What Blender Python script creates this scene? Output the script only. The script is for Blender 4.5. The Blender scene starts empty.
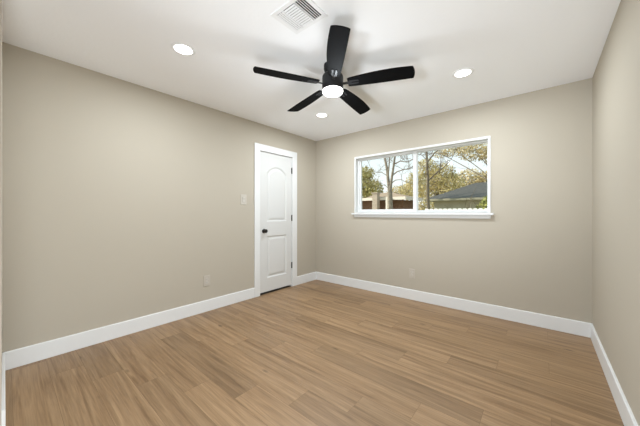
import bpy, bmesh, math, random
from mathutils import Vector, Matrix
C = bpy.context.scene.collection
R = math.radians
PI = math.pi

# ------------------------------------------------------------------ camera, sky, sun, exposure
cam_data = bpy.data.cameras.new('camera')
cam_data.sensor_width = 36.0
cam_data.sensor_fit = 'HORIZONTAL'
cam_data.lens = 265.12 / 640.0 * 36.0
cam_data.clip_start = 0.02
cam_data.clip_end = 300
cam = bpy.data.objects.new('camera', cam_data)
C.objects.link(cam)
cam.location = (3.0685, -3.5478, 1.1710)
cam.rotation_euler = (R(90), 0, 0.6986)
bpy.context.scene.camera = cam

world = bpy.data.worlds.new('sky')
bpy.context.scene.world = world
world.use_nodes = True
wn = world.node_tree
wn.nodes.clear()
w_out = wn.nodes.new('ShaderNodeOutputWorld')
w_bg = wn.nodes.new('ShaderNodeBackground')
w_geo = wn.nodes.new('ShaderNodeTexCoord')
w_sep = wn.nodes.new('ShaderNodeSeparateXYZ')
w_ramp = wn.nodes.new('ShaderNodeValToRGB')
wn.links.new(w_geo.outputs['Generated'], w_sep.inputs[0])
wn.links.new(w_sep.outputs['Z'], w_ramp.inputs[0])
w_ramp.color_ramp.elements[0].position = 0.0
w_ramp.color_ramp.elements[0].color = (0.96, 0.97, 0.95, 1)
w_ramp.color_ramp.elements[1].position = 0.45
w_ramp.color_ramp.elements[1].color = (0.58, 0.80, 0.90, 1)
wn.links.new(w_ramp.outputs[0], w_bg.inputs['Color'])
w_bg.inputs['Strength'].default_value = 1.2
wn.links.new(w_bg.outputs[0], w_out.inputs['Surface'])

sun_data = bpy.data.lights.new('sun', 'SUN')
sun_data.energy = 6.5
sun_data.angle = R(1.0)
sun_data.color = (1.0, 0.95, 0.86)
sun = bpy.data.objects.new('sun', sun_data)
C.objects.link(sun)
sun.rotation_euler = Vector((0.80, 0.45, -0.62)).to_track_quat('-Z', 'Y').to_euler()

vs = bpy.context.scene.view_settings
vs.view_transform = 'Standard'
vs.look = 'None'
vs.gamma = 1.0
vs.use_curve_mapping = False
vs.exposure = 0.05
bpy.context.scene.cycles.max_bounces = 12
bpy.context.scene.cycles.diffuse_bounces = 8

DOWNLIGHT_W = 20.5
FAN_LIGHT_W = 8.0
LAMP_COLOR = (0.89, 0.975, 1.04)

# two unseen fill lights added in the open space behind the photographer: a point light low down and a
# wide spot thrown up at the ceiling
low_fill_data = bpy.data.lights.new('low_fill_light', 'POINT')
low_fill_data.energy = 82.0
low_fill_data.color = LAMP_COLOR
low_fill_data.shadow_soft_size = 0.32
low_fill = bpy.data.objects.new('low_fill_light', low_fill_data)
C.objects.link(low_fill)
low_fill.location = (2.55, -3.62, 0.36)
ceiling_fill_data = bpy.data.lights.new('ceiling_fill_light', 'SPOT')
ceiling_fill_data.energy = 690.0
ceiling_fill_data.color = LAMP_COLOR
ceiling_fill_data.spot_size = R(42)
ceiling_fill_data.spot_blend = 1.0
ceiling_fill_data.shadow_soft_size = 0.3
ceiling_fill = bpy.data.objects.new('ceiling_fill_light', ceiling_fill_data)
C.objects.link(ceiling_fill)
ceiling_fill.location = (2.8, -6.6, 0.2)
ceiling_fill.rotation_euler = Vector((-0.85, 6.2, 2.12)).to_track_quat('-Z', 'Y').to_euler()

# ------------------------------------------------------------------ room dimensions
W, L, H = 3.4256, 3.5577, 2.44
BH, BT = 0.135, 0.014                     # baseboard height and thickness
DX0, DX1 = -1.217, -0.602                 # closet door along the left wall
WX0, WX1, WZ0, WZ1 = 0.815, 2.600, 1.172, 2.030   # window opening
NOOK_X, NOOK_Y = 0.90, -7.0               # entry nook beside the near wall
WT = 0.15                                 # wall thickness

# ------------------------------------------------------------------ materials
def mat(name, col=(0.5, 0.5, 0.5), rough=0.6, metal=0.0, emit=None, strength=0.0, spec=0.5):
    m = bpy.data.materials.new(name)
    m.use_nodes = True
    b = m.node_tree.nodes['Principled BSDF']
    b.inputs['Base Color'].default_value = (*col, 1)
    b.inputs['Roughness'].default_value = rough
    b.inputs['Metallic'].default_value = metal
    b.inputs['Specular IOR Level'].default_value = spec
    if emit:
        b.inputs['Emission Color'].default_value = (*emit, 1)
        b.inputs['Emission Strength'].default_value = strength
    return m

def add(m, kind, **kw):
    n = m.node_tree.nodes.new(kind)
    for k, v in kw.items():
        setattr(n, k, v)
    return n

def link(m, a, b):
    m.node_tree.links.new(a, b)

def bumpy(m, scale, strength, dist=0.002, detail=4.0):
    t = add(m, 'ShaderNodeTexCoord')
    n = add(m, 'ShaderNodeTexNoise')
    n.inputs['Scale'].default_value = scale
    n.inputs['Detail'].default_value = detail
    b = add(m, 'ShaderNodeBump')
    b.inputs['Strength'].default_value = strength
    b.inputs['Distance'].default_value = dist
    link(m, t.outputs['Object'], n.inputs['Vector'])
    link(m, n.outputs['Fac'], b.inputs['Height'])
    link(m, b.outputs['Normal'], m.node_tree.nodes['Principled BSDF'].inputs['Normal'])
    return m

def mottled(name, cols, scale, rough=0.8, detail=5.0, spec=0.3):
    """noise-driven colour between the given (position, colour) stops"""
    m = mat(name, cols[0][1], rough, spec=spec)
    t = add(m, 'ShaderNodeTexCoord')
    n = add(m, 'ShaderNodeTexNoise')
    n.inputs['Scale'].default_value = scale
    n.inputs['Detail'].default_value = detail
    r = add(m, 'ShaderNodeValToRGB')
    el = r.color_ramp.elements
    while len(el) < len(cols):
        el.new(0.5)
    for e, (p, c) in zip(el, cols):
        e.position = p
        e.color = (*c, 1)
    link(m, t.outputs['Object'], n.inputs['Vector'])
    link(m, n.outputs['Fac'], r.inputs[0])
    link(m, r.outputs[0], m.node_tree.nodes['Principled BSDF'].inputs['Base Color'])
    return m

M = {}
M['wall'] = bumpy(mat('greige_wall_paint', (0.443, 0.399, 0.328), 0.75, spec=0.3), 160, 0.05)
M['ceiling'] = bumpy(mat('white_ceiling_paint', (0.87, 0.88, 0.90), 0.85, spec=0.2), 45, 0.25, 0.004)
M['trim'] = mat('white_semigloss_trim', (0.72, 0.72, 0.715), 0.38)
M['door'] = mat('white_door_paint', (0.62, 0.615, 0.60), 0.42)
M['vinyl'] = mat('white_window_vinyl', (0.66, 0.66, 0.65), 0.4)
M['plastic'] = mat('wall_plate_plastic', (0.47, 0.43, 0.37), 0.4)
M['plastic_white'] = mat('white_switch_plastic', (0.54, 0.51, 0.455), 0.35)
M['plate'] = mat('switch_plate_plastic', (0.50, 0.465, 0.405), 0.4)
M['plastic_dark'] = mat('switch_frame_plastic', (0.36, 0.33, 0.28), 0.5)
M['dark'] = mat('dark_slot', (0.03, 0.03, 0.03), 0.7)
M['hinge'] = mat('bronze_hinge', (0.055, 0.05, 0.046), 0.4, 0.7)
M['knob'] = mat('dark_bronze_knob', (0.05, 0.046, 0.042), 0.28, 0.9)
M['fan_black'] = mat('matte_black_metal', (0.012, 0.012, 0.013), 0.5, spec=0.25)
M['fan_arm'] = mat('satin_black_arm', (0.02, 0.02, 0.021), 0.5, 0.0, spec=0.25)
M['vent'] = mat('white_vent_enamel', (0.80, 0.805, 0.815), 0.5)
M['duct'] = mat('black_duct_shade', (0.008, 0.008, 0.009), 0.9, spec=0.1)  # shade inside the duct, put into the colour
M['lens'] = mat('lit_lens', (0.9, 0.9, 0.88), 0.4, emit=(1.0, 0.97, 0.92), strength=6.0)
M['fan_lens'] = mat('lit_fan_dome', (0.9, 0.9, 0.88), 0.4, emit=(1.0, 0.97, 0.92), strength=8.0)

# black fan blades: faint wood grain
m = mat('black_blade_veneer', (0.004, 0.004, 0.0045), 0.7, spec=0.06)
M['blade'] = bumpy(m, 30, 0.15)

# window glass: clear with a weak mirror
m = bpy.data.materials.new('window_glass')
m.use_nodes = True
m.node_tree.nodes.clear()
o_ = add(m, 'ShaderNodeOutputMaterial')
mx = add(m, 'ShaderNodeMixShader')
tr = add(m, 'ShaderNodeBsdfTransparent')
tr.inputs[0].default_value = (0.97, 0.98, 0.97, 1)
gl = add(m, 'ShaderNodeBsdfGlossy')
gl.inputs['Roughness'].default_value = 0.02
mx.inputs[0].default_value = 0.004
link(m, tr.outputs[0], mx.inputs[1])
link(m, gl.outputs[0], mx.inputs[2])
link(m, mx.outputs[0], o_.inputs['Surface'])
M['glass'] = m

# oak plank floor: every plank carries its own tone and offset in face attributes
m = mat('oak_vinyl_planks', (0.4, 0.25, 0.14), 0.42, spec=0.4)
bs = m.node_tree.nodes['Principled BSDF']
tc = add(m, 'ShaderNodeTexCoord')
at_t = add(m, 'ShaderNodeAttribute', attribute_name='plank_tone')
at_o = add(m, 'ShaderNodeAttribute', attribute_name='plank_offset')
off = add(m, 'ShaderNodeVectorMath', operation='ADD')
link(m, tc.outputs['Object'], off.inputs[0])
link(m, at_o.outputs['Vector'], off.inputs[1])
mp = add(m, 'ShaderNodeMapping')
mp.inputs['Scale'].default_value = (0.9, 17.0, 1.0)
link(m, off.outputs[0], mp.inputs['Vector'])
grain = add(m, 'ShaderNodeTexNoise')
grain.inputs['Scale'].default_value = 1.0
grain.inputs['Detail'].default_value = 7.0
grain.inputs['Roughness'].default_value = 0.62
grain.inputs['Distortion'].default_value = 1.1
link(m, mp.outputs[0], grain.inputs['Vector'])
mp2 = add(m, 'ShaderNodeMapping')
mp2.inputs['Scale'].default_value = (5.0, 130.0, 1.0)
link(m, off.outputs[0], mp2.inputs['Vector'])
fine = add(m, 'ShaderNodeTexNoise')
fine.inputs['Scale'].default_value = 1.0
fine.inputs['Detail'].default_value = 4.0
link(m, mp2.outputs[0], fine.inputs['Vector'])
ramp = add(m, 'ShaderNodeValToRGB')
el = ramp.color_ramp.elements
el[0].position, el[0].color = 0.30, (0.172, 0.098, 0.047, 1)
el[1].position, el[1].color = 0.66, (0.335, 0.216, 0.117, 1)
e = el.new(0.46); e.color = (0.266, 0.164, 0.084, 1)
link(m, grain.outputs['Fac'], ramp.inputs[0])
# knots: sparse dark spots
mp3 = add(m, 'ShaderNodeMapping')
mp3.inputs['Scale'].default_value = (2.2, 5.5, 1.0)
link(m, off.outputs[0], mp3.inputs['Vector'])
vor = add(m, 'ShaderNodeTexVoronoi')
vor.inputs['Scale'].default_value = 1.0
link(m, mp3.outputs[0], vor.inputs['Vector'])
kr = add(m, 'ShaderNodeMapRange')
kr.inputs['From Min'].default_value = 0.02
kr.inputs['From Max'].default_value = 0.10
kr.inputs['To Min'].default_value = 0.45
kr.inputs['To Max'].default_value = 1.0
link(m, vor.outputs['Distance'], kr.inputs['Value'])
fr = add(m, 'ShaderNodeMapRange')
fr.inputs['From Min'].default_value = 0.3
fr.inputs['From Max'].default_value = 0.7
fr.inputs['To Min'].default_value = 0.84
fr.inputs['To Max'].default_value = 1.10
link(m, fine.outputs['Fac'], fr.inputs['Value'])
mu1 = add(m, 'ShaderNodeMath', operation='MULTIPLY')
link(m, kr.outputs[0], mu1.inputs[0]); link(m, fr.outputs[0], mu1.inputs[1])
mu2 = add(m, 'ShaderNodeMath', operation='MULTIPLY')
link(m, mu1.outputs[0], mu2.inputs[0]); link(m, at_t.outputs['Fac'], mu2.inputs[1])
sc_ = add(m, 'ShaderNodeVectorMath', operation='SCALE')
link(m, ramp.outputs[0], sc_.inputs[0]); link(m, mu2.outputs[0], sc_.inputs['Scale'])
link(m, sc_.outputs[0], bs.inputs['Base Color'])
bp = add(m, 'ShaderNodeBump')
bp.inputs['Strength'].default_value = 0.15
bp.inputs['Distance'].default_value = 0.001
link(m, fine.outputs['Fac'], bp.inputs['Height'])
link(m, bp.outputs[0], bs.inputs['Normal'])
M['floor'] = m
M['seam'] = mat('plank_seam', (0.15, 0.095, 0.052), 0.7)

# outdoors
M['lawn'] = mottled('winter_lawn', [(0.35, (0.20, 0.19, 0.08)), (0.65, (0.33, 0.28, 0.14))], 3.0)
M['olive'] = mottled('olive_leaves', [(0.3, (0.32, 0.28, 0.09)), (0.7, (0.56, 0.48, 0.20))], 2.0)
M['tan'] = mottled('tan_winter_leaves', [(0.3, (0.42, 0.35, 0.13)), (0.7, (0.72, 0.60, 0.31))], 1.3)
M['pale_tan'] = mottled('pale_tan_leaves', [(0.3, (0.46, 0.37, 0.17)), (0.7, (0.72, 0.59, 0.35))], 1.5)
M['green'] = mottled('yellow_green_leaves', [(0.3, (0.15, 0.17, 0.04)), (0.7, (0.36, 0.34, 0.10))], 6.0)
M['bark'] = mottled('grey_brown_bark', [(0.3, (0.16, 0.13, 0.10)), (0.7, (0.33, 0.28, 0.22))], 9.0)
M['bark_dark'] = mottled('dark_brown_bark', [(0.3, (0.09, 0.07, 0.05)), (0.7, (0.20, 0.16, 0.11))], 9.0)
M['shingle'] = mottled('charcoal_shingles', [(0.3, (0.046, 0.043, 0.039)), (0.7, (0.105, 0.098, 0.088))], 14.0)
M['shingle_tan'] = mottled('tan_shingles', [(0.3, (0.25, 0.175, 0.12)), (0.7, (0.36, 0.27, 0.19))], 12.0)
M['siding'] = mottled('beige_siding', [(0.3, (0.36, 0.33, 0.25)), (0.7, (0.44, 0.40, 0.31))], 2.0)
M['brick'] = mottled('brown_brick', [(0.3, (0.14, 0.075, 0.045)), (0.7, (0.26, 0.15, 0.09))], 9.0)
M['chimney'] = mottled('pale_brick', [(0.3, (0.34, 0.27, 0.21)), (0.7, (0.48, 0.40, 0.32))], 9.0)
M['fascia'] = mat('cream_fascia', (0.70, 0.62, 0.53), 0.6)
M['fascia_tan'] = mat('tan_fascia', (0.30, 0.27, 0.19), 0.6)
M['picket'] = mottled('white_picket_paint', [(0.3, (0.74, 0.73, 0.69)), (0.7, (0.82, 0.81, 0.77))], 7.0)

# ------------------------------------------------------------------ helpers
def box(bm, x0, x1, y0, y1, z0, z1, bev=0.0):
    r = bmesh.ops.create_cube(bm, size=1.0)
    vs_ = r['verts']
    for v in vs_:
        v.co = Vector((x0 + (v.co.x + .5) * (x1 - x0), y0 + (v.co.y + .5) * (y1 - y0), z0 + (v.co.z + .5) * (z1 - z0)))
    if bev:
        es = list({e for v in vs_ for e in v.link_edges})
        bmesh.ops.bevel(bm, geom=es, offset=bev, segments=2, affect='EDGES', profile=0.5)

def lathe(bm, prof, n=40, mtx=None, cap=True):
    """profile of (radius, z) turned about z"""
    rings = []
    for r, z in prof:
        if r < 1e-6:
            rings.append([bm.verts.new((0, 0, z))])
        else:
            rings.append([bm.verts.new((r * math.cos(2 * PI * k / n), r * math.sin(2 * PI * k / n), z)) for k in range(n)])
    new = [v for g in rings for v in g]
    for a, b in zip(rings, rings[1:]):
        for k in range(n):
            k2 = (k + 1) % n
            if len(a) == 1 and len(b) == 1:
                continue
            if len(a) == 1:
                bm.faces.new((a[0], b[k2], b[k]))
            elif len(b) == 1:
                bm.faces.new((a[k], a[k2], b[0]))
            else:
                bm.faces.new((a[k], a[k2], b[k2], b[k]))
    if cap:
        for g in (rings[0], rings[-1]):
            if len(g) > 2:
                bm.faces.new(g)
    if mtx is not None:
        for v in new:
            v.co = mtx @ v.co

def prism(bm, pts, z0, z1):
    """closed outline in xy pulled up from z0 to z1"""
    a = [bm.verts.new((x, y, z0)) for x, y in pts]
    b = [bm.verts.new((x, y, z1)) for x, y in pts]
    n = len(pts)
    bm.faces.new(a[::-1]); bm.faces.new(b)
    for k in range(n):
        bm.faces.new((a[k], a[(k + 1) % n], b[(k + 1) % n], b[k]))
    return a + b

def tube(bm, p0, p1, r0, r1, n=6):
    d = Vector(p1) - Vector(p0)
    q = d.to_track_quat('Z', 'Y').to_matrix().to_4x4()
    q.translation = Vector(p0)
    lathe(bm, [(r0, 0), (r1, d.length)], n, q)

def obj(name, bm, material, parent=None, smooth=False, mtx=None):
    bmesh.ops.recalc_face_normals(bm, faces=bm.faces)
    me = bpy.data.meshes.new(name)
    bm.to_mesh(me)
    bm.free()
    if smooth:
        for p in me.polygons:
            p.use_smooth = True
        try:
            me.set_sharp_from_angle(angle=R(40))
        except Exception:
            pass
    for x in (material if isinstance(material, (list, tuple)) else [material]):
        me.materials.append(x)
    o = bpy.data.objects.new(name, me)
    C.objects.link(o)
    if parent is not None:
        o.parent = parent
    if mtx is not None:
        o.matrix_local = mtx
    return o

def struct(name, bm, material, smooth=False):
    o = obj(name, bm, material, smooth=smooth)
    o['kind'] = 'structure'
    return o

def empty(name, loc=(0, 0, 0), rz=0.0):
    o = bpy.data.objects.new(name, None)
    o.empty_display_size = 0.1
    C.objects.link(o)
    o.location = loc
    o.rotation_euler = (0, 0, rz)
    return o

def tag(o, label, cat, group=None):
    o['label'] = label
    o['category'] = cat
    if group:
        o['group'] = group
    return o

def NB():
    return bmesh.new()

# ------------------------------------------------------------------ floor
random.seed(4)
bm = NB()
fl_t = bm.faces.layers.float.new('plank_tone')
fl_o = bm.faces.layers.float_vector.new('plank_offset')
PW, PL = 0.18, 1.22
g = 0.0006
tones = {}
X_MAX = W + WT
def plank(x0, x1, y0, y1, tone):
    x0, x1 = max(x0, -0.006), min(x1, X_MAX)
    y0, y1 = max(y0, NOOK_Y - WT), min(y1, WT)
    if x1 - x0 < .004 or y1 - y0 < .004:
        return
    f = bm.faces.new([bm.verts.new(p) for p in ((x0 + g, y0 + g, 0), (x1 - g, y0 + g, 0), (x1 - g, y1 - g, 0), (x0 + g, y1 - g, 0))])
    f[fl_t] = tone
    f[fl_o] = (random.uniform(-40, 40), random.uniform(-40, 40), random.uniform(-9, 9))
Y0 = -3.335                                # lower seam of row 0
SET = {(0, 0): 0.95, (1, 0): 0.88, (2, 0): 1.03, (4, 1): 0.84, (4, 2): 1.04, (3, 1): 0.98, (3, 2): 1.03, (5, 2): 0.90, (8, 2): 0.88, (7, 2): 1.02}
for k in range(-11, 20):
    ya = Y0 + k * PW
    j0 = (0.36 + 0.305 * k) % PL - 2 * PL     # end joints step by a quarter plank from row to row
    n = 0
    while j0 + n * PL < X_MAX + PL:
        x0 = j0 + n * PL
        idx = int(math.floor((x0 + PL) / PL + 1e-6))
        t = SET.get((k, idx), random.choice((0.90, 0.95, 0.98, 1.0, 1.02, 1.05)))
        plank(x0, x0 + PL, ya, ya + PW, t)
        n += 1
f_seam = bm.faces.new([bm.verts.new(p) for p in ((-0.006, NOOK_Y - WT, -0.0012), (X_MAX, NOOK_Y - WT, -0.0012), (X_MAX, WT, -0.0012), (-0.006, WT, -0.0012))])
f_seam.material_index = 1
f_seam[fl_t] = 1.0
bm.normal_update()
struct('floor', bm, [M['floor'], M['seam']])

# ------------------------------------------------------------------ shell
bm = NB()
box(bm, -WT, W + WT, NOOK_Y - WT, WT, H, H + 0.2)
struct('ceiling', bm, M['ceiling'])
# left wall with the closet door opening
bm = NB()
DT = 2.055
box(bm, -WT, 0, -L - WT, DX0 - 0.012, 0, H)
box(bm, -WT, 0, DX1 + 0.012, WT, 0, H)
box(bm, -WT, 0, DX0 - 0.012, DX1 + 0.012, DT, H)
struct('wall_left', bm, M['wall'])
bm = NB()
box(bm, -0.62, -0.60, DX0 - 0.2, DX1 + 0.2, 0, H)
box(bm, -0.62, -WT, DX0 - 0.22, DX0 - 0.2, 0, H)
box(bm, -0.62, -WT, DX1 + 0.2, DX1 + 0.22, 0, H)
box(bm, -0.62, -WT, DX0 - 0.22, DX1 + 0.22, H, H + 0.05)
struct('wall_closet', bm, M['wall'])
bm = NB()
box(bm, -0.60, -0.006, DX0 - 0.20, DX1 + 0.20, -0.05, -0.001)
struct('floor_closet', bm, M['dark'])  # floor coloured near black to paint the shade in the gap under the door
# window wall
bm = NB()
box(bm, 0, WX0, 0, WT, 0, H)
box(bm, WX1, W, 0, WT, 0, H)
box(bm, WX0, WX1, 0, WT, 0, WZ0)
box(bm, WX0, WX1, 0, WT, WZ1, H)
struct('wall_back', bm, M['wall'])
bm = NB()
box(bm, W, W + WT, NOOK_Y - WT, WT, 0, H)
struct('wall_right', bm, M['wall'])
bm = NB()
box(bm, 0, NOOK_X, -L - 0.12, -L, 0, H)
struct('wall_front', bm, M['wall'])
bm = NB()
box(bm, NOOK_X - 0.12, NOOK_X, NOOK_Y - WT, -L - 0.12, 0, H)
struct('wall_entry_side', bm, M['wall'])
bm = NB()
box(bm, NOOK_X, W, NOOK_Y - WT, NOOK_Y, 0, H)
struct('wall_entry', bm, M['wall'])

# baseboards: flat board with an eased top edge
def board(name, p0, p1, inward, h=BH):
    bm = NB()
    p0, p1, n = Vector((*p0, 0)), Vector((*p1, 0)), Vector((*inward, 0))
    prof = [(0, 0.001), (BT, 0.001), (BT, h - 0.006), (BT - 0.002, h - 0.002), (BT - 0.006, h), (0, h)]
    a = [bm.verts.new(p0 + n * d + Vector((0, 0, z))) for d, z in prof]
    b = [bm.verts.new(p1 + n * d + Vector((0, 0, z))) for d, z in prof]
    k = len(prof)
    for i in range(k):
        bm.faces.new((a[i], a[(i + 1) % k], b[(i + 1) % k], b[i]))
    bm.faces.new(a[::-1]); bm.faces.new(b)
    return struct(name, bm, M['trim'])
board('baseboard_left', (0, -L), (0, -1.317), (1, 0))
board('baseboard_left_far', (0, -0.492), (0, 0), (1, 0))
board('baseboard_back', (0, 0), (W, 0), (0, -1))
board('baseboard_right', (W, 0), (W, NOOK_Y), (-1, 0))
board('baseboard_front', (0, -L), (NOOK_X, -L), (0, 1))

# ------------------------------------------------------------------ closet door
door = empty('door_1', (0, 0, 0))
door['kind'] = 'structure'
S0, S1, ZB, ZT = DX0, DX1, 0.030, 2.045
XF = -0.001                                # face of the slab
def loop(pts, x):
    return [(x, y, z) for y, z in pts]
def rect_arch(y0, y1, z0, z1, rise, inset):
    y0 += inset; y1 -= inset; z0 += inset; z1 -= inset
    if rise <= 0:
        return [(y0, z0), (y1, z0), (y1, z1), (y0, z1)]
    pts = [(y0, z0), (y1, z0)]
    n = 18
    for i in range(n + 1):
        u = i / n
        y = y1 + (y0 - y1) * u
        pts.append((y, z1 - rise + rise * (1 - abs(2 * u - 1) ** 2.2)))
    return pts
bm = NB()
outer = [bm.verts.new(p) for p in loop([(S0, ZB), (S1, ZB), (S1, ZT), (S0, ZT)], XF)]
edges = [bm.edges.new((outer[i], outer[(i + 1) % 4])) for i in range(4)]
PANELS = [(S0 + 0.125, S1 - 0.105, 1.045, 1.856, 0.095), (S0 + 0.125, S1 - 0.105, 0.225, 0.835, 0.0)]
panel_loops = []
for (y0, y1, z0, z1, rise) in PANELS:
    rings = []
    for inset, x in ((0, XF), (0.006, XF - 0.004), (0.016, XF - 0.011), (0.028, XF - 0.010), (0.052, XF - 0.003)):
        rings.append([bm.verts.new(p) for p in loop(rect_arch(y0, y1, z0, z1, rise, inset), x)])
    n = len(rings[0])
    edges += [bm.edges.new((rings[0][i], rings[0][(i + 1) % n])) for i in range(n)]
    panel_loops.append(rings)
bmesh.ops.triangle_fill(bm, use_beauty=True, use_dissolve=False, edges=edges)
for rings in panel_loops:
    n = len(rings[0])
    for a, b in zip(rings, rings[1:]):
        for i in range(n):
            bm.faces.new((a[i], a[(i + 1) % n], b[(i + 1) % n], b[i]))
    bm.faces.new(rings[-1])
back = [bm.verts.new((XF - 0.035, v.co.y, v.co.z)) for v in outer]
for i in range(4):
    bm.faces.new((outer[i], back[i], back[(i + 1) % 4], outer[(i + 1) % 4]))
bm.faces.new(back)
obj('door_panel', bm, M['door'], door)
# casing: three flat boards, jamb and stop
bm = NB()
CX = 0.017
box(bm, 0, CX, -1.317, -1.226, 0, 2.148, 0.002)
box(bm, 0, CX, -0.593, -0.492, 0, 2.148, 0.002)
box(bm, 0, CX, -1.226, -0.593, 2.056, 2.148, 0.002)
obj('door_casing', bm, M['trim'], door)
bm = NB()
box(bm, -WT, 0.0, DX0 - 0.012, DX0 - 0.004, 0, DT)
box(bm, -WT, 0.0, DX1 + 0.004, DX1 + 0.012, 0, DT)
box(bm, -WT, 0.0, DX0 - 0.012, DX1 + 0.012, DT - 0.005, DT)
obj('door_jamb', bm, M['trim'], door)
for z in (1.842, 1.091, 0.340):
    bm = NB()
    tube(bm, (0.006, DX1 + 0.006, z - 0.047), (0.006, DX1 + 0.006, z + 0.047), 0.0075, 0.0075, 12)
    box(bm, -0.0008, 0.0022, DX1 - 0.006, DX1 + 0.006, z - 0.045, z + 0.045)
    lathe(bm, [(0.0, z + 0.054), (0.005, z + 0.051), (0.0085, z + 0.047)], 12, Matrix.Translation((0.006, DX1 + 0.006, 0)))
    obj('hinge', bm, M['hinge'], door)
bm = NB()
kp = [(0.032, 0), (0.032, 0.004), (0.028, 0.008), (0.012, 0.011), (0.0105, 0.028), (0.018, 0.034), (0.0265, 0.042), (0.0285, 0.051), (0.025, 0.059), (0.014, 0.064), (0, 0.0655)]
q = Matrix.Translation((XF, -1.150, 0.912)) @ Matrix.Rotation(R(90), 4, 'Y')
lathe(bm, kp, 28, q)
obj('door_knob', bm, M['knob'], door, smooth=True)

# ------------------------------------------------------------------ window
win = empty('window_1', (0, 0, 0))
win['kind'] = 'structure'
GY = 0.095                                 # plane of the window unit
bm = NB()                                  # white returns of the opening
box(bm, WX0 - 0.001, WX0 + 0.010, 0.0, WT + 0.01, WZ0, WZ1)
box(bm, WX1 - 0.010, WX1 + 0.001, 0.0, WT + 0.01, WZ0, WZ1)
box(bm, WX0 + 0.010, WX1 - 0.010, 0.0, WT + 0.01, WZ1 - 0.010, WZ1 + 0.001)
box(bm, WX0 + 0.010, WX1 - 0.010, 0.0, WT + 0.01, WZ0 - 0.001, WZ0 + 0.006)
obj('window_reveal', bm, M['vinyl'], win)
bm = NB()                                  # slim casing on the wall face
box(bm, WX0 - 0.012, WX0 + 0.010, -0.012, 0.0, WZ0, WZ1 + 0.017, 0.002)
box(bm, WX1 - 0.010, WX1 + 0.017, -0.012, 0.0, WZ0, WZ1 + 0.017, 0.002)
box(bm, WX0 + 0.010, WX1 - 0.010, -0.012, 0.0, WZ1 - 0.010, WZ1 + 0.017, 0.002)
obj('window_casing', bm, M['vinyl'], win)
bm = NB()                                  # stool and apron
box(bm, 0.771, 2.650, -0.050, 0.004, 1.146, 1.172, 0.004)
box(bm, 0.800, 2.618, -0.018, 0.0, 1.106, 1.146, 0.003)
obj('window_sill', bm, M['vinyl'], win)
A0, A1, B0, B1 = WX0 + 0.010, WX1 - 0.010, WZ0 + 0.006, WZ1 - 0.010
bm = NB()
FL, FR, FT = 0.024, 0.014, 0.014
box(bm, A0, A0 + FL, GY - 0.03, WT, B0, B1, 0.002)
box(bm, A1 - FR, A1, GY - 0.03, WT, B0, B1, 0.002)
box(bm, A0 + FL, A1 - FR, GY - 0.03, WT, B1 - FT, B1, 0.002)
box(bm, A0 + FL, A1 - FR, GY - 0.03, WT, B0, B0 + 0.024, 0.002)
obj('window_frame', bm, M['vinyl'], win)
MID = 1.735
def sash(x0, x1, y, z0, z1, wl, wr, wh, wt):
    bm = NB()
    box(bm, x0, x0 + wl, y, y + 0.026, z0, z1, 0.002)
    box(bm, x1 - wr, x1, y, y + 0.026, z0, z1, 0.002)
    box(bm, x0 + wl, x1 - wr, y, y + 0.026, z0, z0 + wh, 0.002)
    box(bm, x0 + wl, x1 - wr, y, y + 0.026, z1 - wt, z1, 0.002)
    s = obj('window_sash', bm, M['vinyl'], win)
    bm = NB()
    box(bm, x0 + wl - 0.004, x1 - wr + 0.004, y + 0.010, y + 0.014, z0 + wh - 0.004, z1 - wt + 0.004)
    obj('pane', bm, M['glass'], s)
sash(A0 + FL, MID + 0.012, GY - 0.018, B0 + 0.024, B1 - FT, 0.022, 0.048, 0.024, 0.014)
sash(MID - 0.030, A1 - FR, GY + 0.012, B0 + 0.024, B1 - FT, 0.046, 0.006, 0.008, 0.006)

# ------------------------------------------------------------------ wall plates
def plate(name, wd, ht, m):
    """plate in local xz, facing local -y"""
    t = empty(name)
    bm = NB()
    box(bm, -wd / 2, wd / 2, -0.006, 0.0, -ht / 2, ht / 2, 0.003)
    for z in (ht / 2 - 0.012, -ht / 2 + 0.012):
        pass
    obj('wall_plate', bm, m, t)
    return t
def outlet(name):
    t = plate(name, 0.080, 0.126, M['plastic'])
    for s in (1, -1):
        bm = NB()
        pts = []
        for k in range(24):
            a = 2 * PI * k / 24
            pts.append((max(-0.0165, min(0.0165, 0.0195 * math.cos(a))), 0.0165 * math.sin(a) * 0.9))
        vs_ = prism(bm, pts, 0.0, 0.0035)
        for v in vs_:
            v.co = Vector((v.co.x, -0.005 - v.co.z, v.co.y + s * 0.0195))
        r_ = obj('receptacle', bm, M['plastic_white'], t)
        bm = NB()
        box(bm, -0.0075, -0.0052, -0.0091, -0.0080, s * 0.0195 - 0.001, s * 0.0195 + 0.008)
        box(bm, 0.0052, 0.0072, -0.0091, -0.0080, s * 0.0195 - 0.001, s * 0.0195 + 0.007)
        box(bm, -0.0022, 0.0022, -0.0091, -0.0080, s * 0.0195 - 0.0095, s * 0.0195 - 0.005)
        obj('slot', bm, M['dark'], r_)
    bm = NB()
    lathe(bm, [(0.0032, 0), (0.0028, 0.001), (0, 0.0013)], 12, Matrix.Translation((0, -0.006, 0)) @ Matrix.Rotation(R(90), 4, 'X'))
    obj('screw', bm, M['plastic_white'], t)
    return t
sw = plate('light_switch', 0.090, 0.135, M['plate'])
bm = NB()
box(bm, -0.019, 0.019, -0.0075, -0.005, -0.035, 0.035, 0.001)
obj('switch_frame', bm, M['plastic_dark'], sw)
bm = NB()
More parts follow.
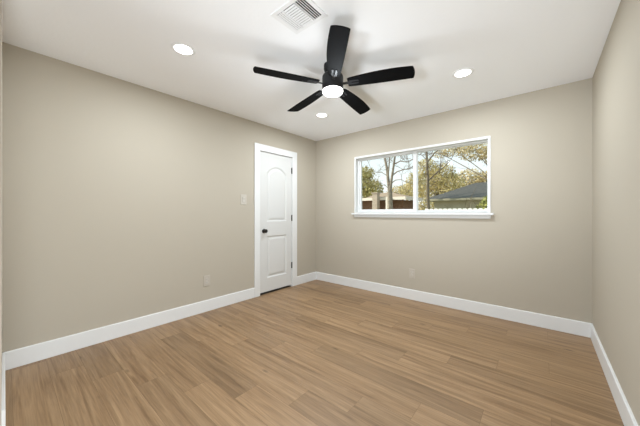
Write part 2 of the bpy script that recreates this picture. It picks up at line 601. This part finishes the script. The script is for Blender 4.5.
for a, b in (((-0.0165, -0.0075, 0.033), (0.0165, -0.0075, -0.033)),):
    pr = [(-0.0075, 0.032), (-0.0125, 0.028), (-0.0085, -0.002), (-0.0085, -0.032), (-0.0065, -0.032), (-0.0065, 0.032)]
    va = [bm.verts.new((-0.0165, y, z)) for y, z in pr]
    vb = [bm.verts.new((0.0165, y, z)) for y, z in pr]
    n = len(pr)
    bm.faces.new(va); bm.faces.new(vb[::-1])
    for i in range(n):
        bm.faces.new((va[i], vb[i], vb[(i + 1) % n], va[(i + 1) % n]))
obj('rocker', bm, M['plastic_white'], sw)
for s in (1, -1):
    bm = NB()
    lathe(bm, [(0.0032, 0), (0.0028, 0.001), (0, 0.0013)], 12, Matrix.Translation((0, -0.006, s * 0.048)) @ Matrix.Rotation(R(90), 4, 'X'))
    obj('screw', bm, M['plastic'], sw)
sw.location = (0.0, -1.487, 1.350)
sw.rotation_euler = (0, 0, R(90))          # faces +x from the left wall
tag(sw, 'white rocker light switch on the beige wall left of the white door', 'light switch')
ol = outlet('power_outlet')
ol.location = (0.0, -1.995, 0.363)
ol.rotation_euler = (0, 0, R(90))
tag(ol, 'beige power outlet low on the wall below and left of the light switch', 'outlet')
ob_ = outlet('power_outlet')
ob_.location = (1.715, 0.0, 0.352)
tag(ob_, 'beige power outlet low on the wall beneath the window', 'outlet')

# ------------------------------------------------------------------ recessed ceiling lights
def lamp(name, kind, loc, watts, **kw):
    d = bpy.data.lights.new(name, kind)
    d.energy = watts
    d.color = kw.pop('color', LAMP_COLOR)
    for k, v in kw.items():
        setattr(d, k, v)
    o = bpy.data.objects.new(name, d)
    C.objects.link(o)
    o.location = loc
    return o
SPOTS = [((0.938, -2.656), 'round recessed ceiling light above the long bare left wall, left of the fan'),
         ((2.515, -0.877), 'round recessed ceiling light near the window wall, right of the fan'),
         ((0.880, -0.903), 'recessed ceiling light nearest the far corner by the door, seen just under the fan')]
for (x, y), lab in SPOTS:
    t = empty('recessed_light', (x, y, H))
    tag(t, lab, 'ceiling light', 'recessed lights in the ceiling')
    bm = NB()
    lathe(bm, [(0.064, -0.004), (0.067, -0.007), (0.074, -0.008), (0.083, -0.005), (0.087, 0.0), (0.064, 0.0), (0.064, -0.004)], 48, cap=False)
    obj('trim_ring', bm, M['vent'], t, smooth=True)
    bm = NB()
    lathe(bm, [(0.066, -0.003), (0.050, -0.0045), (0.0, -0.005)], 48)
    obj('lens', bm, M['lens'], t, smooth=True)
    lp = lamp('downlight_glow', 'AREA', (0, 0, -0.012), DOWNLIGHT_W, shape='DISK', size=0.12)
    lp.parent = t

# ------------------------------------------------------------------ supply air vent
VX0, VX1, VY0, VY1 = 1.762, 1.989, -2.428, -2.244
t = empty('air_vent', ((VX0 + VX1) / 2, (VY0 + VY1) / 2, H))
tag(t, 'white square air vent with slatted louvers in the ceiling', 'air vent')
hx, hy = (VX1 - VX0) / 2, (VY1 - VY0) / 2
bm = NB()
fl_ = 0.026
for (x0, x1, y0, y1) in ((-hx - fl_, -hx, -hy - fl_, hy + fl_), (hx, hx + fl_, -hy - fl_, hy + fl_), (-hx, hx, -hy - fl_, -hy), (-hx, hx, hy, hy + fl_)):
    box(bm, x0, x1, y0, y1, -0.006, 0.0)
for x in (-hx + 0.062, hx - 0.066):
    box(bm, x - 0.002, x + 0.002, -hy, hy, -0.014, -0.001)
obj('vent_frame', bm, M['vent'], t)
bm = NB()
box(bm, -hx, hx, -hy, hy, -0.0025, -0.0005)  # flat black sheet painted as the shade behind the louvers
obj('duct_shade_sheet', bm, M['duct'], t)
def slat_y(x, ang, w_):                         # slat running along y
    bm = NB()
    th = 0.0012
    q = Matrix.Translation((x, 0, -0.0085)) @ Matrix.Rotation(ang, 4, 'Y')
    box(bm, -w_ / 2, w_ / 2, -hy, hy, -th / 2, th / 2)
    for v in bm.verts:
        v.co = q @ v.co
    obj('louver', bm, M['vent'], t)
def slat_x(y, ang, x0, x1):
    bm = NB()
    w_, th = 0.0116, 0.0012
    q = Matrix.Translation((0, y, -0.0085)) @ Matrix.Rotation(ang, 4, 'X')
    box(bm, x0, x1, -w_ / 2, w_ / 2, -th / 2, th / 2)
    for v in bm.verts:
        v.co = q @ v.co
    obj('louver', bm, M['vent'], t)
for k in range(4):
    slat_y(-hx + 0.008 + k * 0.0148, R(-38), 0.0095)
for k in range(4):
    slat_y(hx - 0.010 - k * 0.0152, R(29), 0.0105)
for k in range(10):
    slat_x(-hy + 0.010 + k * 0.0182, R(-32), -hx + 0.064, hx - 0.068)

# ------------------------------------------------------------------ ceiling fan
FC = Vector((1.690, -1.738, H))
fan = empty('ceiling_fan', FC)
tag(fan, 'black five blade ceiling fan with a lit round lamp', 'ceiling fan')
bm = NB()
lathe(bm, [(0.0, 0.0), (0.074, 0.0), (0.076, -0.006), (0.076, -0.040), (0.070, -0.055), (0.050, -0.066), (0.030, -0.070)], 40)
obj('canopy', bm, M['fan_black'], fan, smooth=True)
# everything below the ball joint hangs slightly out of plumb
axis = Vector((math.cos(0.6986), math.sin(0.6986), 0))
TILT = Matrix.Translation((0, 0, -0.06)) @ Matrix.Rotation(R(-3.0), 4, axis) @ Matrix.Translation((0, 0, 0.06))
bm = NB()
lathe(bm, [(0.030, -0.055), (0.030, -0.078), (0.060, -0.083), (0.080, -0.090), (0.088, -0.102), (0.090, -0.118), (0.090, -0.222), (0.086, -0.228), (0.0, -0.228)], 48)
obj('motor_housing', bm, M['fan_black'], fan, smooth=True, mtx=TILT)
bm = NB()
lathe(bm, [(0.086, -0.226), (0.087, -0.234), (0.082, -0.242), (0.066, -0.250), (0.04, -0.255), (0.0, -0.257)], 48)
obj('lamp_dome', bm, M['fan_lens'], fan, smooth=True, mtx=TILT)
lp = lamp('fan_glow', 'POINT', (0, 0, -0.31), FAN_LIGHT_W, shadow_soft_size=0.045)
lp.parent = fan
PITCH = R(12)
ZBL = -0.172
for k in range(5):
    a = R(-48.5 + 72 * k)
    q = TILT @ Matrix.Rotation(a, 4, 'Z') @ Matrix.Translation((0, 0, ZBL)) @ Matrix.Rotation(-PITCH, 4, 'X')
    # blade: straight trailing edge, bowed leading edge, slanted rounded tip
    bm = NB()
    n = 22
    r0, r1 = 0.125, 0.655
    up, lo = [], []
    for i in range(n + 1):
        u = i / n
        r = r0 + (r1 - r0) * u
        wl = 0.047 + 0.015 * math.sin(PI / 2 * u ** 0.8)
        wr = 0.042 + 0.034 * math.sin(PI * (u * 0.72 + 0.04)) - 0.003 * u
        up.append((r, wl)); lo.append((r, -wr))
    up[0] = (r0 + 0.006, up[0][1] - 0.004); lo[0] = (r0 + 0.006, lo[0][1] + 0.004)
    tip = []
    (ra, wa), (rb, wb) = up[-1], lo[-1]
    for i in range(1, 12):
        u = i / 12
        bow = 0.013 * math.sin(PI * u) ** 0.8
        tip.append((ra + bow - 0.010 * u, wa + (wb - wa) * u))
    lo[-1] = (rb - 0.010, wb)
    pts = lo + tip[::-1] + up[::-1]
    prism(bm, pts, -0.003, 0.003)
    obj('blade', bm, M['blade'], fan, mtx=q)
    # blade iron: neck from the housing, forked plate screwed under the blade
    bm = NB()
    prism(bm, [(0.080, -0.013), (0.125, -0.012), (0.150, -0.024), (0.215, -0.021), (0.222, -0.016), (0.222, -0.008), (0.165, -0.007), (0.158, 0.0),
               (0.165, 0.007), (0.222, 0.008), (0.222, 0.016), (0.215, 0.021), (0.150, 0.024), (0.125, 0.012), (0.080, 0.013)], -0.0075, -0.0035)
    arm = obj('blade_iron', bm, M['fan_arm'], fan, mtx=q)
    bm = NB()
    for sx, sy in ((0.142, 0.0),):
        lathe(bm, [(0.0055, 0), (0.0045, -0.002), (0, -0.003)], 10, Matrix.Translation((sx, sy, -0.0075)))
    obj('screw', bm, M['fan_black'], arm)

# ------------------------------------------------------------------ outdoors
GZ = -0.45
bm = NB()
box(bm, -60, 45, WT + 0.02, 80, GZ - 0.1, GZ)
struct('ground', bm, M['lawn'])

def leaf_cloud(bm, rng, c, rad, n, size, hollow=0.0):
    """n small bent leaves filling an ellipsoid"""
    for _ in range(n):
        while True:
            p = Vector((rng.uniform(-1, 1), rng.uniform(-1, 1), rng.uniform(-1, 1)))
            if hollow <= p.length <= 1:
                break
        o = Vector((c[0] + p.x * rad[0], c[1] + p.y * rad[1], c[2] + p.z * rad[2]))
        d = Vector((rng.gauss(0, 1), rng.gauss(0, 1), rng.gauss(0, 1))).normalized()
        s = d.orthogonal().normalized()
        up = d.cross(s)
        l = size * rng.uniform(0.6, 1.3)
        w_ = l * rng.uniform(0.4, 0.7)
        v = [bm.verts.new(o - d * l), bm.verts.new(o + s * w_ + up * w_ * 0.4), bm.verts.new(o + d * l), bm.verts.new(o - s * w_ + up * w_ * 0.4)]
        bm.faces.new((v[0], v[1], v[2])); bm.faces.new((v[0], v[2], v[3]))

def limb(bm, pts, r0, r1, n=7):
    k = len(pts) - 1
    for i in range(k):
        a = r0 + (r1 - r0) * i / k
        b = r0 + (r1 - r0) * (i + 1) / k
        tube(bm, pts[i], pts[i + 1], a, b, n)

def twig(bm, rng, p, d, l, r, depth):
    pts = [Vector(p)]
    d = Vector(d).normalized()
    n = 4
    for i in range(n):
        d = (d + Vector((rng.gauss(0, .16), rng.gauss(0, .16), rng.gauss(0.05, .14)))).normalized()
        pts.append(pts[-1] + d * l / n)
    limb(bm, pts, r, r * 0.55, 5)
    if depth:
        for i in range(1, n + 1):
            for _ in range(2 if i == n else 1):
                dd = (d + Vector((rng.gauss(0, .75), rng.gauss(0, .5), rng.gauss(0.15, .5)))).normalized()
                twig(bm, rng, pts[i], dd, l * rng.uniform(.45, .75), r * 0.5, depth - 1)

def leafy_tree(name, base, trunk_r, clouds, lm, label, cat, group, seed, size, bark='bark_dark', n_tw=7):
    rng = random.Random(seed)
    t = empty(name, base)
    tag(t, label, cat, group)
    bx, by, bz = base
    bm = NB()
    top = max(c[0][2] for c in clouds) - bz
    limb(bm, [(0, 0, 0), (0.05, 0, top * .3), (-0.05, 0.05, top * .6)], trunk_r, trunk_r * .6, 8)
    for (c, rad, n) in clouds:
        e = Vector((c[0] - bx, c[1] - by, c[2] - bz))
        s = Vector((-0.05, 0.05, top * .45))
        limb(bm, [s, s.lerp(e, .5) + Vector((0, 0, .1)), e], trunk_r * .45, trunk_r * .15, 6)
        for _ in range(n_tw):
            d = Vector((rng.gauss(0, 1), rng.gauss(0, .6), rng.gauss(.4, .7)))
            twig(bm, rng, e, d, rad[2] * 1.0, trunk_r * .12, 1)
    obj('trunk', bm, M[bark], t)
    bm = NB()
    for (c, rad, n) in clouds:
        leaf_cloud(bm, rng, (c[0] - bx, c[1] - by, c[2] - bz), rad, n, size)
    obj('foliage', bm, M[lm], t)
    return t

# --- house with tan hip roof seen through the left pane
h1 = empty('house', (-8.2, 16.3, GZ))
tag(h1, 'low brown brick house with pale fascia and chimney seen through the left window pane', 'house', 'neighbouring houses')
O1 = Vector((-8.2, 16.3, GZ))
def hip(bm, x0, x1, y0, y1, ze, zr, rx0, rx1, ry, th=0.06):
    e = [bm.verts.new(p) for p in ((x0, y0, ze), (x1, y0, ze), (x1, y1, ze), (x0, y1, ze))]
    r = [bm.verts.new((rx0, ry, zr)), bm.verts.new((rx1, ry, zr))]
    bm.faces.new((e[0], e[1], r[1], r[0])); bm.faces.new((e[1], e[2], r[1]))
    bm.faces.new((e[2], e[3], r[0], r[1])); bm.faces.new((e[3], e[0], r[0]))
    b = [bm.verts.new((v.co.x, v.co.y, v.co.z - th)) for v in e]
    for i in range(4):
        bm.faces.new((e[i], b[i], b[(i + 1) % 4], e[(i + 1) % 4]))
    bm.faces.new(b)
def off_bm(bm, o):
    for v in bm.verts:
        v.co -= o
    return bm
bm = NB(); box(bm, -14.0, -5.3, 16.5, 19.0, GZ, 2.20); box(bm, -14.4, -7.0, 16.0, 19.4, 2.20, 2.40)
obj('wall', off_bm(bm, O1), M['brick'], h1)
bm = NB(); hip(bm, -8.3, -4.85, 15.95, 19.5, 2.44, 2.93, -8.0, -6.80, 17.7)
obj('roof', off_bm(bm, O1), M['shingle_tan'], h1)
bm = NB()
box(bm, -14.5, -4.85, 15.92, 15.98, 2.20, 2.43)
box(bm, -4.88, -4.82, 15.92, 19.5, 2.20, 2.43)
obj('fascia', off_bm(bm, O1), M['fascia'], h1)
bm = NB(); box(bm, -7.42, -6.98, 15.45, 15.90, GZ, 2.72); box(bm, -7.48, -6.92, 15.40, 15.91, 2.72, 2.81)
obj('chimney', off_bm(bm, O1), M['chimney'], h1)
bm = NB(); box(bm, -6.32, -6.02, 15.60, 15.86, GZ, 2.44)
obj('porch_post', off_bm(bm, O1), M['fascia'], h1)

# --- house with charcoal hip roof seen through the right pane
O2 = Vector((0.5, 14.0, GZ))
h2 = empty('house', O2)
tag(h2, 'beige house with charcoal shingle hip roof seen through the right window pane', 'house', 'neighbouring houses')
bm = NB(); box(bm, -2.25, 7.0, 14.15, 20.0, GZ, 1.92)
obj('wall', off_bm(bm, O2), M['siding'], h2)
bm = NB(); hip(bm, -2.66, 7.4, 13.7, 20.4, 2.06, 3.22, -0.40, 4.5, 17.0)
obj('roof', off_bm(bm, O2), M['shingle'], h2)
bm = NB()
box(bm, -2.66, 7.4, 13.66, 13.72, 1.93, 2.05)
box(bm, -2.69, -2.63, 13.66, 20.4, 1.93, 2.05)
obj('fascia', off_bm(bm, O2), M['fascia_tan'], h2)
bm = NB(); box(bm, -2.66, 7.4, 13.7, 14.2, 1.90, 1.93)
obj('soffit', off_bm(bm, O2), M['fascia_tan'], h2)

# --- white picket fence in front of that house
fe = empty('picket_fence', (1.5, 6.0, GZ))
tag(fe, 'white dog eared picket fence along the bottom of the right window pane', 'fence')
bm = NB()
for z in (0.5, 1.34):
    box(bm, -1.55, 2.6, 0.02, 0.055, z, z + 0.09)
obj('rail', bm, M['picket'], fe)
me_p = None
for k in range(28):
    x = -1.55 + k * 0.149
    if me_p is None:
        bm = NB()
        hgt, wd, ear = 1.772, 0.136, 0.035
        vs_ = prism(bm, [(-wd / 2, 0), (wd / 2, 0), (wd / 2, hgt - ear), (wd / 2 - ear, hgt), (-wd / 2 + ear, hgt), (-wd / 2, hgt - ear)], 0, 0.02)
        for v in vs_:
            v.co = Vector((v.co.x, v.co.z, v.co.y))
        first = obj('picket', bm, M['picket'], fe)
        me_p = first.data
        first.location = (x, 0, 0)
    else:
        o = first.copy()
        C.objects.link(o)
        o.parent = fe
        o.location = (x, 0, 0)

# --- bush by the right edge of the window
rng = random.Random(5)
bu = empty('bush', (0.55, 9.0, GZ))
bu.location = (1.45, 9.0, GZ)
tag(bu, 'yellow green bush in front of the beige house at the right edge of the window', 'bush')
bm = NB()
for k in range(9):
    twig(bm, rng, (0, 0, 0), (rng.gauss(0, .35), rng.gauss(0, .35), 1), 1.7, 0.02, 1)
obj('stems', bm, M['bark_dark'], bu)
bm = NB()
leaf_cloud(bm, rng, (0.10, 0, 1.55), (0.62, 0.5, 0.82), 1900, 0.06)
leaf_cloud(bm, rng, (0, 0, .75), (0.55, 0.5, 0.7), 700, 0.055)
obj('foliage', bm, M['green'], bu)

# --- tan brush between the two houses
br = empty('brush', (-4.9, 21.2, GZ))
tag(br, 'tan brushy thicket standing between the two houses beyond the slender bare tree', 'bush')
bm = NB()
for k in range(10):
    twig(bm, rng, (rng.uniform(-.7, .7), rng.uniform(-.3, .3), 0), (rng.gauss(0, .25), rng.gauss(0, .2), 1), 2.6, 0.025, 1)
obj('stems', bm, M['bark'], br)
bm = NB()
leaf_cloud(bm, rng, (0, 0, 1.5), (1.15, 0.7, 1.5), 2600, 0.08)
obj('foliage', bm, M['tan'], br)

# --- bare tree behind the left pane
rng = random.Random(21)
tb = empty('bare_tree', (-4.27, 12.0, GZ))
tag(tb, 'tall bare tree with forked pale trunk seen through the left window pane', 'tree', 'trees outside the window')
bm = NB()
Z = lambda z: z - GZ
limb(bm, [(0, 0, 0), (0.02, 0, Z(1.4)), (0.0, 0, Z(2.5))], 0.20, 0.15, 10)
limb(bm, [(0, 0, Z(2.4)), (-0.10, 0, Z(3.1)), (-0.20, 0.05, Z(3.9)), (-0.42, 0.1, Z(4.8)), (-0.6, 0.1, Z(6.2))], 0.115, 0.05, 8)
limb(bm, [(0.02, 0, Z(2.4)), (0.10, 0, Z(3.2)), (0.22, 0.0, Z(3.9)), (0.36, 0, Z(4.8)), (0.45, 0, Z(6.0))], 0.10, 0.04, 8)
limb(bm, [(-0.13, 0, Z(3.3)), (-0.05, -0.1, Z(3.8)), (0.02, -.1, Z(4.4)), (0.1, -.1, Z(5.6))], 0.065, 0.025, 7)
obj('trunk', bm, M['bark'], tb)
bm = NB()
limb(bm, [(0.16, 0, Z(3.5)), (0.45, .05, Z(3.72)), (0.85, .1, Z(3.82)), (1.25, .1, Z(3.84)), (1.55, .1, Z(4.05))], 0.045, 0.018, 6)
limb(bm, [(0.30, 0, Z(4.2)), (0.65, .05, Z(4.35)), (1.05, .1, Z(4.25)), (1.4, .1, Z(4.35)), (1.65, .1, Z(4.6))], 0.040, 0.015, 6)
limb(bm, [(0.05, 0, Z(3.0)), (0.40, -.05, Z(3.2)), (0.8, -.1, Z(3.2)), (1.1, -.1, Z(3.0))], 0.035, 0.012, 6)
limb(bm, [(-0.15, 0, Z(3.5)), (-0.5, -.05, Z(3.75)), (-0.9, -.1, Z(3.8)), (-1.3, -.1, Z(4.1))], 0.030, 0.010, 6)
limb(bm, [(0.0, 0, Z(2.6)), (-0.3, -.1, Z(2.95)), (-0.7, -.1, Z(3.15))], 0.025, 0.010, 6)
for p in ((1.55, .1, 4.05), (0.85, .1, 3.82), (1.25, .1, 3.84), (1.65, .1, 4.6), (1.05, .1, 4.25), (0.65, .05, 4.35), (0.8, -.1, 3.2), (1.1, -.1, 3.0), (-0.9, -.1, 3.8), (-1.3, -.1, 4.1), (-.7, -.1, 3.15), (.36, 0, 4.8), (-.36, .1, 4.8), (1.4, .1, 4.35)):
    for _ in range(2):
        twig(bm, rng, (p[0], p[1], Z(p[2])), (rng.gauss(.15 if p[0] > 0 else -.15, .5), rng.gauss(0, .4), rng.gauss(.2, .5)), rng.uniform(.45, .8), 0.013, 2)
obj('branches', bm, M['bark'], tb)

# --- bare tree behind the right pane
rng = random.Random(8)
tb = empty('bare_tree', (-0.98, 9.0, GZ))
tag(tb, 'slender dark bare tree beside the window mullion, right pane', 'tree', 'trees outside the window')
bm = NB()
limb(bm, [(0, 0, 0), (0.02, 0, Z(1.4)), (-0.01, 0, Z(2.2)), (0.0, 0, Z(2.8)), (-0.03, 0, Z(3.4)), (-0.07, 0, Z(4.2)), (-0.1, 0, Z(5.3))], 0.085, 0.035, 8)
obj('trunk', bm, M['bark_dark'], tb)
bm = NB()
limb(bm, [(0, 0, Z(2.62)), (0.15, 0, Z(2.78)), (0.34, 0, Z(2.95)), (0.55, 0, Z(3.10)), (0.8, .05, Z(3.32)), (1.0, .1, Z(3.6))], 0.040, 0.012, 6)
limb(bm, [(-0.03, 0, Z(3.5)), (0.12, 0, Z(3.68)), (0.28, 0, Z(3.88)), (0.45, 0, Z(4.0)), (0.6, 0, Z(4.02))], 0.040, 0.014, 6)
limb(bm, [(-0.05, 0, Z(3.6)), (-0.25, 0, Z(3.85)), (-0.45, 0, Z(3.95))], 0.02, 0.008, 6)
for p in ((.34, 0, 2.95), (.55, 0, 3.1), (.8, .05, 3.32), (1.0, .1, 3.6), (.28, 0, 3.88), (.45, 0, 4.0), (.6, 0, 4.02), (-.25, 0, 3.85), (-.03, 0, 3.4), (-.07, 0, 4.2), (0, 0, 2.4)):
    for _ in range(2):
        twig(bm, rng, (p[0], p[1], Z(p[2])), (rng.gauss(.25, .5), rng.gauss(0, .4), rng.gauss(.25, .5)), rng.uniform(.3, .6), 0.010, 2)
obj('branches', bm, M['bark_dark'], tb)

# --- leafy trees
TG = 'trees outside the window'
leafy_tree('leafy_tree', (-13.8, 25.5, GZ), 0.24,
           [((-14.4, 25.5, 4.6), (1.7, 1.3, 1.9), 2300), ((-12.9, 25.5, 3.9), (1.4, 1.1, 1.5), 1600), ((-13.9, 25.5, 6.1), (1.2, 1.0, 0.9), 700)],
           'olive', 'olive green leafy tree at the left edge of the window', 'tree', TG, 31, 0.11, n_tw=4)
leafy_tree('leafy_tree', (-7.3, 23.8, GZ), 0.18,
           [((-7.0, 23.8, 4.5), (1.0, .9, 1.0), 850), ((-7.7, 23.8, 3.5), (1.2, .9, .9), 900)],
           'tan', 'sparse olive tree behind the roof just left of the window mullion', 'tree', TG, 32, 0.085, n_tw=4)
leafy_tree('leafy_tree', (-10.8, 31.0, GZ), 0.20,
           [((-11.9, 31, 3.9), (1.9, 1.2, 1.1), 900), ((-9.9, 31, 3.7), (1.9, 1.2, 1.0), 900)],
           'pale_tan', 'low pale clump of trees far behind the forked bare tree', 'tree', TG, 33, 0.11, n_tw=4)
leafy_tree('leafy_tree', (-5.6, 27.0, GZ), 0.26,
           [((-6.7, 27, 4.0), (1.6, 1.2, 1.8), 2300), ((-5.3, 27, 4.9), (1.6, 1.2, 1.7), 2300), ((-7.0, 27, 6.2), (1.3, .9, 1.1), 1000), ((-4.5, 27, 3.8), (1.7, 1.2, 1.6), 2200)],
           'tan', 'big tan leafed tree behind the slender bare tree in the right pane', 'tree', TG, 34, 0.095, n_tw=6)
leafy_tree('leafy_tree', (-2.0, 31.5, GZ), 0.24,
           [((-3.5, 31.5, 4.7), (1.9, 1.3, 1.7), 2200), ((-1.6, 31.5, 4.4), (1.8, 1.3, 1.6), 2000), ((0.1, 31.5, 4.8), (1.6, 1.3, 1.7), 1600)],
           'pale_tan', 'pale tan tree rising behind the charcoal roof in the right pane', 'tree', TG, 35, 0.11, n_tw=6)
leafy_tree('leafy_tree', (0.9, 23.3, GZ), 0.16,
           [((-1.5, 23.3, 6.7), (1.6, 1.0, .95), 1500), ((-3.1, 23.3, 6.95), (1.3, 1.0, .55), 550), ((-0.1, 23.3, 6.3), (1.2, 1.0, 1.0), 1100), ((-4.3, 23.3, 6.8), (1.0, .8, .4), 250)],
           'pale_tan', 'tall tree whose tan branches hang across the top of the right pane', 'tree', TG, 36, 0.08, bark='bark', n_tw=9)
